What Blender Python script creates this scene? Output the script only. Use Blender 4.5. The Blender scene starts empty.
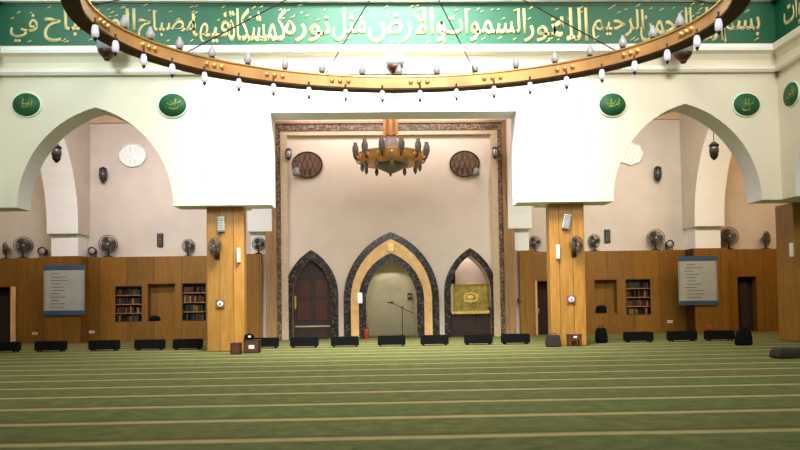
import bpy, bmesh, math, random
from mathutils import Matrix, Vector
random.seed(7)
PI = math.pi
SC = bpy.context.scene
COL = SC.collection

# ------------------------------------------------------------------ camera
F, PY, H = 750.0, 279.0, 1.5
YAW, PIT, ROLL = math.radians(-1.84), math.radians(2.0), math.radians(-.84)
M3 = Matrix.Rotation(YAW, 3, 'Z') @ Matrix.Rotation(PI / 2 + PIT, 3, 'X') @ Matrix.Rotation(ROLL, 3, 'Z')
cam = bpy.data.cameras.new('camera')
cam.sensor_width = 36
cam.lens = F * 36 / 800
cam.shift_y = (PY - 225) / 800
cam.clip_end = 300
co = bpy.data.objects.new('camera', cam)
COL.objects.link(co)
co.matrix_world = Matrix.Translation((0, 0, H)) @ M3.to_4x4()
SC.camera = co


def ray(px, py):
    return M3 @ Vector(((px - 400) / F, (PY - py) / F, -1))


def at(px, py, Y):
    r = ray(px, py)
    return Vector((0, 0, H)) + r * (Y / r.y)


def onfloor(px, py):
    r = ray(px, py)
    return Vector((0, 0, H)) + r * (-H / r.z)


# ------------------------------------------------------------------ materials
MATS = {}


def nodes(name):
    m = bpy.data.materials.new(name)
    m.use_nodes = True
    nt = m.node_tree
    b = nt.nodes['Principled BSDF']
    return m, nt, b


def srgb(r, g, b):
    def f(c):
        c /= 255
        return c / 12.92 if c <= .04045 else ((c + .055) / 1.055) ** 2.4
    return (f(r), f(g), f(b), 1)


def plain(name, col, rough=.6, metal=0., vary=.12, scale=3., bump=0., spec=.5, emit=0., trans=0.):
    """base colour broken up by a soft noise, optional bump"""
    if name in MATS:
        return MATS[name]
    m, nt, b = nodes(name)
    tc = nt.nodes.new('ShaderNodeTexCoord')
    nz = nt.nodes.new('ShaderNodeTexNoise')
    nz.inputs['Scale'].default_value = scale
    nz.inputs['Detail'].default_value = 5
    nt.links.new(tc.outputs['Object'], nz.inputs['Vector'])
    rp = nt.nodes.new('ShaderNodeValToRGB')
    c = Vector(col[:3])
    rp.color_ramp.elements[0].position = .3
    rp.color_ramp.elements[1].position = .7
    rp.color_ramp.elements[0].color = (*(c * (1 - vary)), 1)
    rp.color_ramp.elements[1].color = (*[min(1, x * (1 + vary)) for x in c], 1)
    nt.links.new(nz.outputs['Fac'], rp.inputs['Fac'])
    nt.links.new(rp.outputs['Color'], b.inputs['Base Color'])
    b.inputs['Roughness'].default_value = rough
    b.inputs['Metallic'].default_value = metal
    b.inputs['Specular IOR Level'].default_value = spec
    if trans:
        b.inputs['Transmission Weight'].default_value = trans
    if emit:
        b.inputs['Emission Color'].default_value = (*c, 1)
        b.inputs['Emission Strength'].default_value = emit
    if bump:
        bp = nt.nodes.new('ShaderNodeBump')
        bp.inputs['Strength'].default_value = bump
        bp.inputs['Distance'].default_value = .02
        nt.links.new(nz.outputs['Fac'], bp.inputs['Height'])
        nt.links.new(bp.outputs['Normal'], b.inputs['Normal'])
    MATS[name] = m
    return m


def math_node(nt, op, a, b_=None):
    n = nt.nodes.new('ShaderNodeMath')
    n.operation = op
    for i, v in enumerate((a, b_)):
        if v is None:
            continue
        if isinstance(v, (int, float)):
            n.inputs[i].default_value = v
        else:
            nt.links.new(v, n.inputs[i])
    return n.outputs[0]


def mix_col(nt, fac, a, b_):
    n = nt.nodes.new('ShaderNodeMix')
    n.data_type = 'RGBA'
    if isinstance(fac, (int, float)):
        n.inputs[0].default_value = fac
    else:
        nt.links.new(fac, n.inputs[0])
    for i, v in ((6, a), (7, b_)):
        if isinstance(v, tuple):
            n.inputs[i].default_value = v
        else:
            nt.links.new(v, n.inputs[i])
    return n.outputs[2]


def wood(name, c0, c1, seam=1.25, rough=.45, grain=1.0, hseam=0.):
    """veneer with vertical grain and panel joints every `seam` metres along x"""
    if name in MATS:
        return MATS[name]
    m, nt, b = nodes(name)
    tc = nt.nodes.new('ShaderNodeTexCoord')
    mp = nt.nodes.new('ShaderNodeMapping')
    mp.inputs['Scale'].default_value = (9 * grain, 9 * grain, .7)
    nt.links.new(tc.outputs['Object'], mp.inputs['Vector'])
    nz = nt.nodes.new('ShaderNodeTexNoise')
    nz.inputs['Scale'].default_value = 1.6
    nz.inputs['Detail'].default_value = 7
    nz.inputs['Distortion'].default_value = .8
    nt.links.new(mp.outputs['Vector'], nz.inputs['Vector'])
    rp = nt.nodes.new('ShaderNodeValToRGB')
    rp.color_ramp.elements[0].position = .3
    rp.color_ramp.elements[1].position = .72
    rp.color_ramp.elements[0].color = c0
    rp.color_ramp.elements[1].color = c1
    nt.links.new(nz.outputs['Fac'], rp.inputs['Fac'])
    out = rp.outputs['Color']
    sp = nt.nodes.new('ShaderNodeSeparateXYZ')
    nt.links.new(tc.outputs['Object'], sp.inputs[0])
    if seam:
        fr = math_node(nt, 'FRACT', math_node(nt, 'DIVIDE', math_node(nt, 'ADD', sp.outputs['X'], 100.3), seam))
        ln = math_node(nt, 'LESS_THAN', fr, .02 / seam)
        cell = math_node(nt, 'FLOOR', math_node(nt, 'DIVIDE', math_node(nt, 'ADD', sp.outputs['X'], 100.3), seam))
        wn = nt.nodes.new('ShaderNodeTexWhiteNoise')
        wn.noise_dimensions = '1D'
        nt.links.new(cell, wn.inputs['W'])
        tone = math_node(nt, 'ADD', math_node(nt, 'MULTIPLY', wn.outputs['Value'], .35), .82)
        hs = nt.nodes.new('ShaderNodeVectorMath')
        hs.operation = 'SCALE'
        nt.links.new(out, hs.inputs[0])
        nt.links.new(tone, hs.inputs['Scale'])
        out = mix_col(nt, ln, hs.outputs[0], tuple(x * .35 for x in c0[:3]) + (1,))
    if hseam:
        fr = math_node(nt, 'FRACT', math_node(nt, 'DIVIDE', math_node(nt, 'ADD', sp.outputs['Z'], .02), hseam))
        ln = math_node(nt, 'LESS_THAN', fr, .02 / hseam)
        out = mix_col(nt, ln, out, tuple(x * .4 for x in c0[:3]) + (1,))
    nt.links.new(out, b.inputs['Base Color'])
    b.inputs['Roughness'].default_value = rough
    MATS[name] = m
    return m


def carpet():
    m, nt, b = nodes('prayer_carpet')
    tc = nt.nodes.new('ShaderNodeTexCoord')
    sp = nt.nodes.new('ShaderNodeSeparateXYZ')
    nt.links.new(tc.outputs['Object'], sp.inputs[0])
    wob = nt.nodes.new('ShaderNodeTexNoise')
    wob.inputs['Scale'].default_value = .35
    nt.links.new(tc.outputs['Object'], wob.inputs['Vector'])
    yy = math_node(nt, 'ADD', sp.outputs['Y'], math_node(nt, 'MULTIPLY', math_node(nt, 'SUBTRACT', wob.outputs['Fac'], .5), .12))
    u = math_node(nt, 'DIVIDE', math_node(nt, 'ADD', yy, 1.521 * 20 - 8.56 + .14), 1.521)
    fr = math_node(nt, 'FRACT', u)
    row = math_node(nt, 'FLOOR', u)
    line = math_node(nt, 'SUBTRACT', 1.0, math_node(nt, 'MINIMUM', math_node(nt, 'MULTIPLY', math_node(nt, 'ABSOLUTE', math_node(nt, 'SUBTRACT', fr, .09)), 10.), 1.))
    line = math_node(nt, 'MINIMUM', math_node(nt, 'MULTIPLY', line, 1.6), 1.)
    edge = math_node(nt, 'LESS_THAN', math_node(nt, 'ABSOLUTE', math_node(nt, 'SUBTRACT', fr, .22)), .055)
    odd = math_node(nt, 'LESS_THAN', math_node(nt, 'MODULO', row, 2.), .5)
    # pile mottling
    n1 = nt.nodes.new('ShaderNodeTexNoise')
    n1.inputs['Scale'].default_value = 3.4
    n1.inputs['Detail'].default_value = 8
    n1.inputs['Roughness'].default_value = .7
    nt.links.new(tc.outputs['Object'], n1.inputs['Vector'])
    vo = nt.nodes.new('ShaderNodeTexVoronoi')
    vo.inputs['Scale'].default_value = 3.2
    nt.links.new(tc.outputs['Object'], vo.inputs['Vector'])
    n2 = nt.nodes.new('ShaderNodeTexNoise')
    n2.inputs['Scale'].default_value = .45
    n2.inputs['Detail'].default_value = 3
    nt.links.new(tc.outputs['Object'], n2.inputs['Vector'])
    ra = nt.nodes.new('ShaderNodeValToRGB')
    ra.color_ramp.elements[0].position = .32
    ra.color_ramp.elements[1].position = .68
    ra.color_ramp.elements[0].color = CARP['g0']
    ra.color_ramp.elements[1].color = CARP['g1']
    nt.links.new(n1.outputs['Fac'], ra.inputs['Fac'])
    rb = nt.nodes.new('ShaderNodeValToRGB')
    rb.color_ramp.elements[0].position = .3
    rb.color_ramp.elements[1].position = .7
    rb.color_ramp.elements[0].color = CARP['o0']
    rb.color_ramp.elements[1].color = CARP['o1']
    nt.links.new(n1.outputs['Fac'], rb.inputs['Fac'])
    oddf = math_node(nt, 'MULTIPLY', odd, .42)
    ground = mix_col(nt, oddf, ra.outputs['Color'], rb.outputs['Color'])
    ground = mix_col(nt, math_node(nt, 'MULTIPLY', math_node(nt, 'SUBTRACT', 1.0, math_node(nt, 'MINIMUM', vo.outputs['Distance'], 1.)), .22), ground, CARP['o0'])
    ground = mix_col(nt, math_node(nt, 'MULTIPLY', n2.outputs['Fac'], .45), ground, CARP['wear'])
    ground = mix_col(nt, math_node(nt, 'MULTIPLY', edge, .45), ground, CARP['edge'])
    lf = math_node(nt, 'MULTIPLY', line, math_node(nt, 'ADD', math_node(nt, 'MULTIPLY', n1.outputs['Fac'], .7), .45))
    lf = math_node(nt, 'MINIMUM', lf, 1.)
    col = mix_col(nt, lf, ground, CARP['line'])
    nt.links.new(col, b.inputs['Base Color'])
    b.inputs['Roughness'].default_value = .95
    b.inputs['Specular IOR Level'].default_value = .1
    bp = nt.nodes.new('ShaderNodeBump')
    bp.inputs['Strength'].default_value = .4
    bp.inputs['Distance'].default_value = .01
    n3 = nt.nodes.new('ShaderNodeTexNoise')
    n3.inputs['Scale'].default_value = 60
    nt.links.new(tc.outputs['Object'], n3.inputs['Vector'])
    nt.links.new(n3.outputs['Fac'], bp.inputs['Height'])
    nt.links.new(bp.outputs['Normal'], b.inputs['Normal'])
    return m


def mosaic(name, dark, light, scale, share=.35, rough=.25):
    if name in MATS:
        return MATS[name]
    m, nt, b = nodes(name)
    tc = nt.nodes.new('ShaderNodeTexCoord')
    vo = nt.nodes.new('ShaderNodeTexVoronoi')
    vo.inputs['Scale'].default_value = scale
    vo.inputs['Randomness'].default_value = .55
    nt.links.new(tc.outputs['Object'], vo.inputs['Vector'])
    sx = nt.nodes.new('ShaderNodeSeparateColor')
    nt.links.new(vo.outputs['Color'], sx.inputs[0])
    pick = math_node(nt, 'LESS_THAN', sx.outputs[0], share)
    shade = mix_col(nt, sx.outputs[1], dark, tuple(min(1, c * 2.2 + .01) for c in dark[:3]) + (1,))
    col = mix_col(nt, pick, shade, light)
    nt.links.new(col, b.inputs['Base Color'])
    b.inputs['Roughness'].default_value = rough
    MATS[name] = m
    return m


CARP = dict(g0=srgb(62, 74, 40), g1=srgb(110, 118, 70), o0=srgb(74, 74, 40), o1=srgb(116, 112, 68),
            wear=srgb(110, 110, 66), edge=srgb(76, 72, 34), line=srgb(172, 156, 110))
W = {}
W['carpet'] = carpet()
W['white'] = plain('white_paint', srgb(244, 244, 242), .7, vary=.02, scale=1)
W['cream'] = plain('cream_paint', srgb(230, 222, 203), .75, vary=.03, scale=.8, bump=.1)
W['soffit'] = plain('soffit_white_paint', srgb(244, 243, 250), .7, vary=.02)
W['plaster'] = plain('pale_pink_plaster', srgb(210, 199, 186), .8, vary=.05, scale=1.3, bump=.1)
W['mihrab'] = plain('mihrab_plaster', srgb(224, 209, 196), .7, vary=.05, scale=.9)
W['niche'] = plain('niche_plaster', srgb(226, 216, 186), .6, vary=.06)
W['beige'] = plain('beige_plaster', srgb(204, 178, 140), .8, vary=.05)
W['green'] = plain('green_band_paint', srgb(12, 90, 60), .5, vary=.06, scale=.7)
W['dgreen'] = plain('green_edge_paint', srgb(10, 82, 58), .5, vary=.05)
W['medal'] = plain('green_medallion_paint', srgb(30, 92, 54), .6, vary=.25, scale=5)
W['gilt'] = plain('gilt_lettering', srgb(214, 202, 146), .5, metal=.0, vary=.12, scale=4)
W['gilt2'] = plain('dull_gilt', srgb(126, 146, 62), .5, vary=.15, scale=6)
W['rim'] = plain('pale_rim_paint', srgb(226, 240, 222), .6, vary=.03)
W['wainscot'] = wood('wainscot_veneer', srgb(116, 75, 6), srgb(143, 96, 14), 1.25, .5)
W['column'] = wood('honey_veneer', srgb(150, 104, 38), srgb(176, 128, 60), .47, .4, grain=.6)
W['dwood'] = wood('dark_walnut', srgb(40, 24, 20), srgb(62, 40, 32), .0, .45)
W['brown'] = wood('brown_pilaster_stone', srgb(136, 104, 66), srgb(172, 134, 90), .0, .4)
W['goldwood'] = plain('gilded_wood', srgb(238, 192, 128), .4, metal=.1, vary=.15, scale=3)
W['darkgap'] = plain('doorway_shade_colour', srgb(40, 24, 18), .9, vary=.2)  # dark colour standing in for the unlit room behind the doorways
W['mosaic'] = mosaic('black_white_mosaic', srgb(28, 24, 21), srgb(92, 84, 74), 14, .2)
W['mosaic2'] = mosaic('brown_stone_mosaic', srgb(74, 58, 48), srgb(138, 116, 96), 14, .3)
W['stone'] = plain('pale_inlay_stone', srgb(200, 178, 150), .35, vary=.12, scale=6)
W['black'] = plain('black_vinyl', srgb(9, 9, 9), .9, vary=.2, spec=.15)
W['dark'] = plain('dark_grey_metal', srgb(44, 42, 42), .45, metal=.4, vary=.15)
W['dkolive'] = plain('dark_olive_cloth', srgb(46, 42, 26), .9, vary=.3, scale=8)
W['grey'] = plain('grey_plastic', srgb(126, 124, 120), .5, vary=.08)
W['wire'] = plain('grey_wire', srgb(104, 98, 90), .4, metal=.5, vary=.1)
W['silver'] = plain('brushed_silver', srgb(186, 186, 184), .35, metal=.5, vary=.08)
W['ivory'] = plain('ivory_plastic', srgb(238, 234, 220), .45, vary=.03)
W['red'] = plain('red_enamel', srgb(176, 40, 26), .4, vary=.1)
W['brass'] = plain('antique_brass', srgb(232, 172, 108), .45, metal=.2, vary=.28, scale=1.6, bump=.2)
W['dbrass'] = plain('dark_bronze', srgb(72, 46, 26), .5, metal=.5, vary=.3, scale=4)
W['bbrass'] = plain('polished_brass', srgb(242, 204, 130), .3, metal=.6, vary=.1)
W['copper'] = plain('pale_copper', srgb(224, 160, 108), .35, metal=.6, vary=.15)
W['frost'] = plain('frosted_lamp_glass', srgb(226, 224, 236), .3, vary=.05, scale=12)
W['smoke'] = plain('smoked_tulip_glass', srgb(140, 128, 124), .25, vary=.15, scale=10)
W['glow_grey'] = plain('glowing_grey_lamp_glass', srgb(176, 174, 176), .3, vary=.08, scale=12, emit=.22)  # slight emission added to lift the unlit upper lamps
W['lit'] = plain('lit_lamp_glass', srgb(226, 222, 236), .3, vary=.05, scale=12, emit=.45)
W['frost2'] = plain('smoky_lamp_glass', srgb(190, 182, 184), .3, vary=.12, scale=12)
W['globe'] = plain('globe_glass', srgb(146, 156, 156), .25, vary=.12, scale=5)
W['board'] = plain('notice_board_sheet', srgb(174, 177, 170), .4, vary=.08, scale=3)
W['bluestrip'] = plain('blue_board_strip', srgb(56, 84, 110), .5, vary=.15)
W['ink'] = plain('grey_ink', srgb(98, 98, 88), .6, vary=.1)
W['oval'] = mosaic('white_lattice_relief', srgb(232, 240, 240), srgb(250, 252, 252), 5, .5, .5)
W['brownoval'] = mosaic('brown_lattice_relief', srgb(74, 56, 46), srgb(112, 84, 66), 7, .4, .6)
W['cloth'] = plain('olive_gold_cloth', srgb(210, 188, 100), .6, vary=.3, scale=6, bump=.3)
W['goldthread'] = plain('gold_embroidery', srgb(236, 206, 112), .5, vary=.1)
W['redcloth'] = plain('maroon_curtain', srgb(80, 28, 24), .85, vary=.2)
W['redwood'] = wood('red_brown_wood', srgb(66, 32, 22), srgb(92, 48, 32), .0, .5)
BOOKS = [plain('book_cover_%s' % n, srgb(*c), .6, vary=.1) for n, c in
         (('maroon', (78, 40, 24)), ('brown', (92, 60, 30)), ('dark_green', (42, 46, 26)), ('tan', (134, 94, 50)), ('black', (34, 26, 20)))]
W['paper'] = plain('book_paper', srgb(214, 200, 168), .8, vary=.05)


# ------------------------------------------------------------------ mesh builder
class MB:
    def __init__(s):
        s.bm = bmesh.new()
        s.mats = []

    def _mi(s, m):
        if m not in s.mats:
            s.mats.append(m)
        return s.mats.index(m)

    def _setmat(s, faces, m, smooth=False):
        i = s._mi(m) if m else 0
        for f in faces:
            f.material_index = i
            f.smooth = smooth

    def box(s, x0, x1, y0, y1, z0, z1, m=None, bevel=0.):
        r = bmesh.ops.create_cube(s.bm, size=1, matrix=Matrix.Translation(((x0 + x1) / 2, (y0 + y1) / 2, (z0 + z1) / 2)) @ Matrix.Diagonal((abs(x1 - x0), abs(y1 - y0), abs(z1 - z0), 1)))
        fs = set(f for v in r['verts'] for f in v.link_faces)
        if bevel:
            es = list(set(e for v in r['verts'] for e in v.link_edges))
            r2 = bmesh.ops.bevel(s.bm, geom=es, offset=bevel, segments=2, profile=.6, affect='EDGES')
            fs = set(f for f in fs if f.is_valid) | set(r2['faces'])
        s._setmat(fs, m)
        return s

    def prism(s, poly, y0, y1, m=None, mside=None):
        """poly = [(x, z)...] extruded along y"""
        a = [s.bm.verts.new((x, y0, z)) for x, z in poly]
        b = [s.bm.verts.new((x, y1, z)) for x, z in poly]
        f = [s.bm.faces.new(a), s.bm.faces.new(list(reversed(b)))]
        s._setmat(f, m)
        n = len(a)
        g = [s.bm.faces.new((a[i], b[i], b[(i + 1) % n], a[(i + 1) % n])) for i in range(n)]
        s._setmat(g, mside or m)
        return s

    def prismx(s, poly, x0, x1, m=None, mside=None):
        """poly = [(y, z)...] extruded along x"""
        a = [s.bm.verts.new((x0, y, z)) for y, z in poly]
        b = [s.bm.verts.new((x1, y, z)) for y, z in poly]
        s._setmat([s.bm.faces.new(a), s.bm.faces.new(list(reversed(b)))], m)
        n = len(a)
        s._setmat([s.bm.faces.new((a[i], b[i], b[(i + 1) % n], a[(i + 1) % n])) for i in range(n)], mside or m)
        return s

    def tube(s, pts, r, m=None, n=8, closed=False, cap=True):
        pts = [Vector(p) for p in pts]
        N = len(pts)
        rr = r if isinstance(r, (list, tuple)) else [r] * N
        rings = []
        for i, p in enumerate(pts):
            if closed:
                t = pts[(i + 1) % N] - pts[i - 1]
            else:
                t = pts[min(i + 1, N - 1)] - pts[max(i - 1, 0)]
            t.normalize()
            up = Vector((0, 0, 1)) if abs(t.z) < .9 else Vector((1, 0, 0))
            u = t.cross(up).normalized()
            v = t.cross(u)
            rings.append([s.bm.verts.new(p + (u * math.cos(2 * PI * k / n) + v * math.sin(2 * PI * k / n)) * rr[i]) for k in range(n)])
        fs = []
        for i in range(N if closed else N - 1):
            A, B = rings[i], rings[(i + 1) % N]
            for k in range(n):
                fs.append(s.bm.faces.new((A[k], A[(k + 1) % n], B[(k + 1) % n], B[k])))
        if not closed and cap:
            fs.append(s.bm.faces.new(rings[0]))
            fs.append(s.bm.faces.new(list(reversed(rings[-1]))))
        s._setmat(fs, m, True)
        return s

    def lathe(s, prof, c=(0, 0, 0), m=None, n=20, axis='z', sx=1., sy=1.):
        """prof = [(r, h)...] turned about an axis through c"""
        rings = []
        c = Vector(c)
        for r, h in prof:
            ring = []
            for k in range(n):
                a = 2 * PI * k / n
                x, y = max(r, 1e-4) * math.cos(a) * sx, max(r, 1e-4) * math.sin(a) * sy
                v = Vector((x, y, h)) if axis == 'z' else (Vector((x, h, y)) if axis == 'y' else Vector((h, x, y)))
                ring.append(s.bm.verts.new(c + v))
            rings.append(ring)
        fs = []
        for A, B in zip(rings, rings[1:]):
            for k in range(n):
                fs.append(s.bm.faces.new((A[k], A[(k + 1) % n], B[(k + 1) % n], B[k])))
        fs.append(s.bm.faces.new(list(reversed(rings[0]))))
        fs.append(s.bm.faces.new(rings[-1]))
        s._setmat(fs, m, True)
        return s

    def ball(s, c, r, m=None, sx=1, sy=1, sz=1):
        R = bmesh.ops.create_uvsphere(s.bm, u_segments=14, v_segments=9, radius=r, matrix=Matrix.Translation(c) @ Matrix.Diagonal((sx, sy, sz, 1)))
        s._setmat(set(f for v in R['verts'] for f in v.link_faces), m, True)
        return s

    def build(s, name, m=None, parent=None, loc=None):
        bmesh.ops.recalc_face_normals(s.bm, faces=s.bm.faces)
        me = bpy.data.meshes.new(name)
        s.bm.to_mesh(me)
        s.bm.free()
        mats = list(s.mats)
        if mats:
            for x in mats:
                me.materials.append(x if x else m)
        elif m:
            me.materials.append(m)
        o = bpy.data.objects.new(name, me)
        COL.objects.link(o)
        if parent:
            o.parent = parent
        if loc:
            o.location = loc
        return o


def tag(o, label, cat, group=None):
    o['label'] = label
    o['category'] = cat
    if group:
        o['group'] = group
    return o


def thing(name, label, cat, loc=(0, 0, 0), rz=0, group=None):
    o = bpy.data.objects.new(name, None)
    o.empty_display_size = .1
    COL.objects.link(o)
    o.location = loc
    o.rotation_euler = (0, 0, rz)
    return tag(o, label, cat, group)


def struct(o):
    o['kind'] = 'structure'
    return o


def copy_tree(src, label=None, loc=None, rz=None, scale=None):
    r = src.copy()
    COL.objects.link(r)
    if label:
        r['label'] = label
    if loc is not None:
        r.location = loc
    if rz is not None:
        r.rotation_euler = (0, 0, rz)
    if scale:
        r.scale = (scale,) * 3
    for ch in list(src.children):
        c = ch.copy()
        COL.objects.link(c)
        c.parent = r
        for g in list(ch.children):
            d = g.copy()
            COL.objects.link(d)
            d.parent = c
    return r


def arch(cx, w, zs, rise, n=14):
    """pointed arch, left spring -> apex -> right spring, as [(x, z)]"""
    r = (rise * rise + w * w) / (2 * w)
    c = r - w
    top = math.acos(c / r)
    L = [(cx + c - r * math.cos(top * i / n), zs + r * math.sin(top * i / n)) for i in range(n + 1)]
    R = [(2 * cx - x, z) for x, z in reversed(L[:-1])]
    return L + R


XC = .7                      # axis of the mihrab
YA, YA2 = 25.5, 26.5         # front and back of the nave's qibla arcade
YB = 35.6                    # back wall of the bays
YM = 34.5                    # face of the mihrab wall
YP = 34.2                   # face of the piers against the back wall
YW = 35.15                    # face of the wainscot
ZI = 4.97                    # impost
ZW = 3.93                    # top of the wainscot
ZC = 10.7                    # ceiling of the bays
WX = 21.5                    # half width of everything

# ------------------------------------------------------------------ setting
struct(MB().box(-WX + XC, WX + XC, -9, 39, -.3, 0).build('floor', W['carpet']))


def arcade_outline(x0, x1, z1):
    p = [(x0, z1), (x0, ZI), (XC - 12.72, ZI)]
    p += arch(XC - 10.12, 2.6, ZI, 3.38)[0:]
    p += [(XC - 4.21, ZI), (XC - 4.21, 8.12), (XC + 4.21, 8.12), (XC + 4.21, ZI)]
    p += arch(XC + 10.12, 2.6, ZI, 3.38)[0:]
    p += [(XC + 12.72, ZI), (x1, ZI), (x1, z1)]
    out = []
    for q in p:
        if not out or (abs(out[-1][0] - q[0]) + abs(out[-1][1] - q[1])) > 1e-5:
            out.append(q)
    return out


front = MB().prism(arcade_outline(XC - 14.6, XC + 14.6, 13.2), YA, YA2, W['cream'], W['soffit']).build('wall_front')
struct(front)
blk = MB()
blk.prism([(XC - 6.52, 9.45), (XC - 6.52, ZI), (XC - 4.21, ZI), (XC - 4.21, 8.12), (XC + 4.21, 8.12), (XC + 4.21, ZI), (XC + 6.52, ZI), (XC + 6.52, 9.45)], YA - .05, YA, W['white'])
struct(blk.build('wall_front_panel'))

# side walls of the nave, arched along y
XS = 13.43


def side_outline(y0, y1):
    p = [(y1, 13.2), (y1, ZI), (24.65, ZI)]
    for k, yc in enumerate((20.75, 11.75)):
        a = arch(yc, 3.9, ZI, 3.9)
        p += list(reversed(a))
        p.append((yc - 3.9 - 1.2, ZI))
    p += [(y0, ZI), (y0, 13.2)]
    out = []
    for q in p:
        if not out or (abs(out[-1][0] - q[0]) + abs(out[-1][1] - q[1])) > 1e-5:
            out.append(q)
    return out


for sgn, nm in ((-1, 'wall_left'), (1, 'wall_right')):
    a, b = XC + sgn * XS, XC + sgn * (XS + 1.1)
    struct(MB().prismx(side_outline(2, YA), a, b, W['cream'], W['soffit']).build(nm))

# back wall, bay ceiling, outer side walls
struct(MB().box(XC - WX, XC - 5.9, YB, YB + .3, 0, ZC).build('wall_back_left', W['plaster']))
struct(MB().box(XC + 5.9, XC + WX, YB, YB + .3, 0, ZC).build('wall_back_right', W['plaster']))
struct(MB().box(XC - WX, XC + WX, YA2, 39, ZC, ZC + .25).build('ceiling', W['beige']))
for sgn, nm in ((-1, 'wall_outer_left'), (1, 'wall_outer_right')):
    struct(MB().box(XC + sgn * WX, XC + sgn * (WX + .3), 6, 39, 0, ZC).build(nm, W['beige']))
cv = MB()
for x0, x1 in ((-WX, -15.5), (-14.1, -6.5), (6.5, 14.1), (15.5, WX)):
    cv.box(XC + x0, XC + x1, YB - .18, YB, ZC - .42, ZC, W['beige'])
struct(cv.build('trim_cove'))


def cross_wall(sgn, x0, x1, nm, yf=27.4):
    a, b = XC + sgn * x0, XC + sgn * x1
    A = arch((yf + YP) / 2, (YP - yf) / 2 - .01, 5.18, 5.0)
    p = [(YA2, ZC), (YA2, 5.18)] + A + [(YP, 4.95), (YP - .0, 4.95), (YB, 4.95), (YB, ZC)]
    out = []
    for q in p:
        if not out or (abs(out[-1][0] - q[0]) + abs(out[-1][1] - q[1])) > 1e-5:
            out.append(q)
    struct(MB().prismx(out, a, b, W['plaster'], W['white']).build(nm))
    # pier below the impost: plastered shaft over a wooden base
    q = MB()
    q.box(min(a, b) + .1, max(a, b) - .1, YP + .22, YB, ZW, 4.95, W['white'])
    struct(q.build(nm + '_shaft'))


cross_wall(-1, 5.4, 6.5, 'wall_cross_inner_left', 28.6)
cross_wall(1, 5.4, 6.5, 'wall_cross_inner_right', 28.6)
cross_wall(-1, 14.1, 15.5, 'wall_cross_outer_left')
cross_wall(1, 14.1, 15.5, 'wall_cross_outer_right')


# wainscot with openings
def holed(mb, x0, x1, z0, z1, holes, y0, y1, m):
    xs = sorted({x0, x1} | {h[0] for h in holes} | {h[1] for h in holes})
    for i in range(len(xs) - 1):
        a, b = xs[i], xs[i + 1]
        mid = (a + b) / 2
        cut = sorted((h[2], h[3]) for h in holes if h[0] < mid < h[1])
        z = z0
        for c, d in cut:
            if c > z + 1e-4:
                mb.box(a, b, y0, y1, z, c, m)
            z = max(z, d)
        if z < z1 - 1e-4:
            mb.box(a, b, y0, y1, z, z1, m)


def rect(px0, py0, px1, py1, Y=YW):
    a, b = at(px0, py0, Y), at(px1, py1, Y)
    c, d = at(px0, py1, Y), at(px1, py0, Y)
    return ((a.x + c.x) / 2, (b.x + d.x) / 2, (b.z + c.z) / 2, (a.z + d.z) / 2)


sh1 = rect(115, 286, 142, 322)
ni1 = rect(147, 283, 176, 322)
sh2 = rect(182, 283, 206, 321)
ni2 = rect(594, 279, 618, 314)
sh3 = rect(626, 279, 651, 315)
dl = rect(-8, 286, 16, 340)
dl = (dl[0], dl[1], 0, 2.62)
dr = rect(738, 276, 757, 328)
dr = (dr[0], dr[1], 0, 2.62)
dm = rect(537, 281, 560, 330)
dm = (dm[0], dm[1], 0, 2.55)
wl = MB()
holed(wl, XC - WX, XC - 15.6, 0, ZW, [dl], YW, YB, W['wainscot'])
holed(wl, XC - 14.0, XC - 6.6, 0, ZW, [sh1, ni1, sh2], YW, YB, W['wainscot'])
wl.box(XC - 15.6, XC - 14.0, YP, YB, 0, ZW, W['wainscot'])
wl.box(XC - 6.6, XC - 5.9, YP, YB, 0, ZW, W['wainscot'])
struct(wl.build('trim_wainscot_left'))
wr = MB()
holed(wr, XC + 15.6, XC + WX, 0, ZW, [dr], YW, YB, W['wainscot'])
holed(wr, XC + 6.6, XC + 14.0, 0, ZW, [dm, ni2, sh3], YW, YB, W['wainscot'])
wr.box(XC + 14.0, XC + 15.6, YP, YB, 0, ZW, W['wainscot'])
wr.box(XC + 5.9, XC + 6.6, YP, YB, 0, ZW, W['wainscot'])
struct(wr.build('trim_wainscot_right'))


def doorway(hole, nm, jamb_side):
    q = MB()
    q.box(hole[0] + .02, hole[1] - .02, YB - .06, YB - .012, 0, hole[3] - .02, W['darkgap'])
    o = struct(q.build(nm))
    j = MB()
    if jamb_side > 0:
        j.box(hole[1] - .24, hole[1] - .01, YW - .03, YW + .2, 0, hole[3])
    elif jamb_side < 0:
        j.box(hole[0] - .22, hole[0] + .02, YW - .03, YW + .2, 0, hole[3])
    if jamb_side:
        j.build('door_frame', plain('pale_door_edge', srgb(226, 180, 120), .5), o)
    else:
        j.box(hole[0] + .28, hole[1] - .28, YB - .10, YB - .06, .15, hole[3] - .25, W['dwood'])
        j.build('door_leaf', W['dwood'], o)
    h = MB()
    h.tube([(hole[0] + .15, YB - .1, 1.0), (hole[0] + .15, YB - .1, 1.25)], .02, W['silver'])
    h.build('door_handle', W['silver'], o)


doorway(dl, 'door_1', 1)
doorway(dm, 'door_2', -1)
doorway(dr, 'door_3', 0)
for hole, nm in ((ni1, 'trim_niche_left'), (ni2, 'trim_niche_right')):
    q = MB()
    t = .04
    q.box(hole[0], hole[0] + t, YW + .01, YB - .01, hole[2], hole[3])
    q.box(hole[1] - t, hole[1], YW + .01, YB - .01, hole[2], hole[3])
    q.box(hole[0], hole[1], YW + .01, YB - .01, hole[3] - t, hole[3])
    q.box(hole[0], hole[1], YW + .01, YB - .01, hole[2], hole[2] + t)
    q.box(hole[0], hole[1], YB - .03, YB - .005, hole[2], hole[3])
    struct(q.build(nm, W['wainscot']))

# mihrab wall
CZ = 1.75
AX = 3.65


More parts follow.
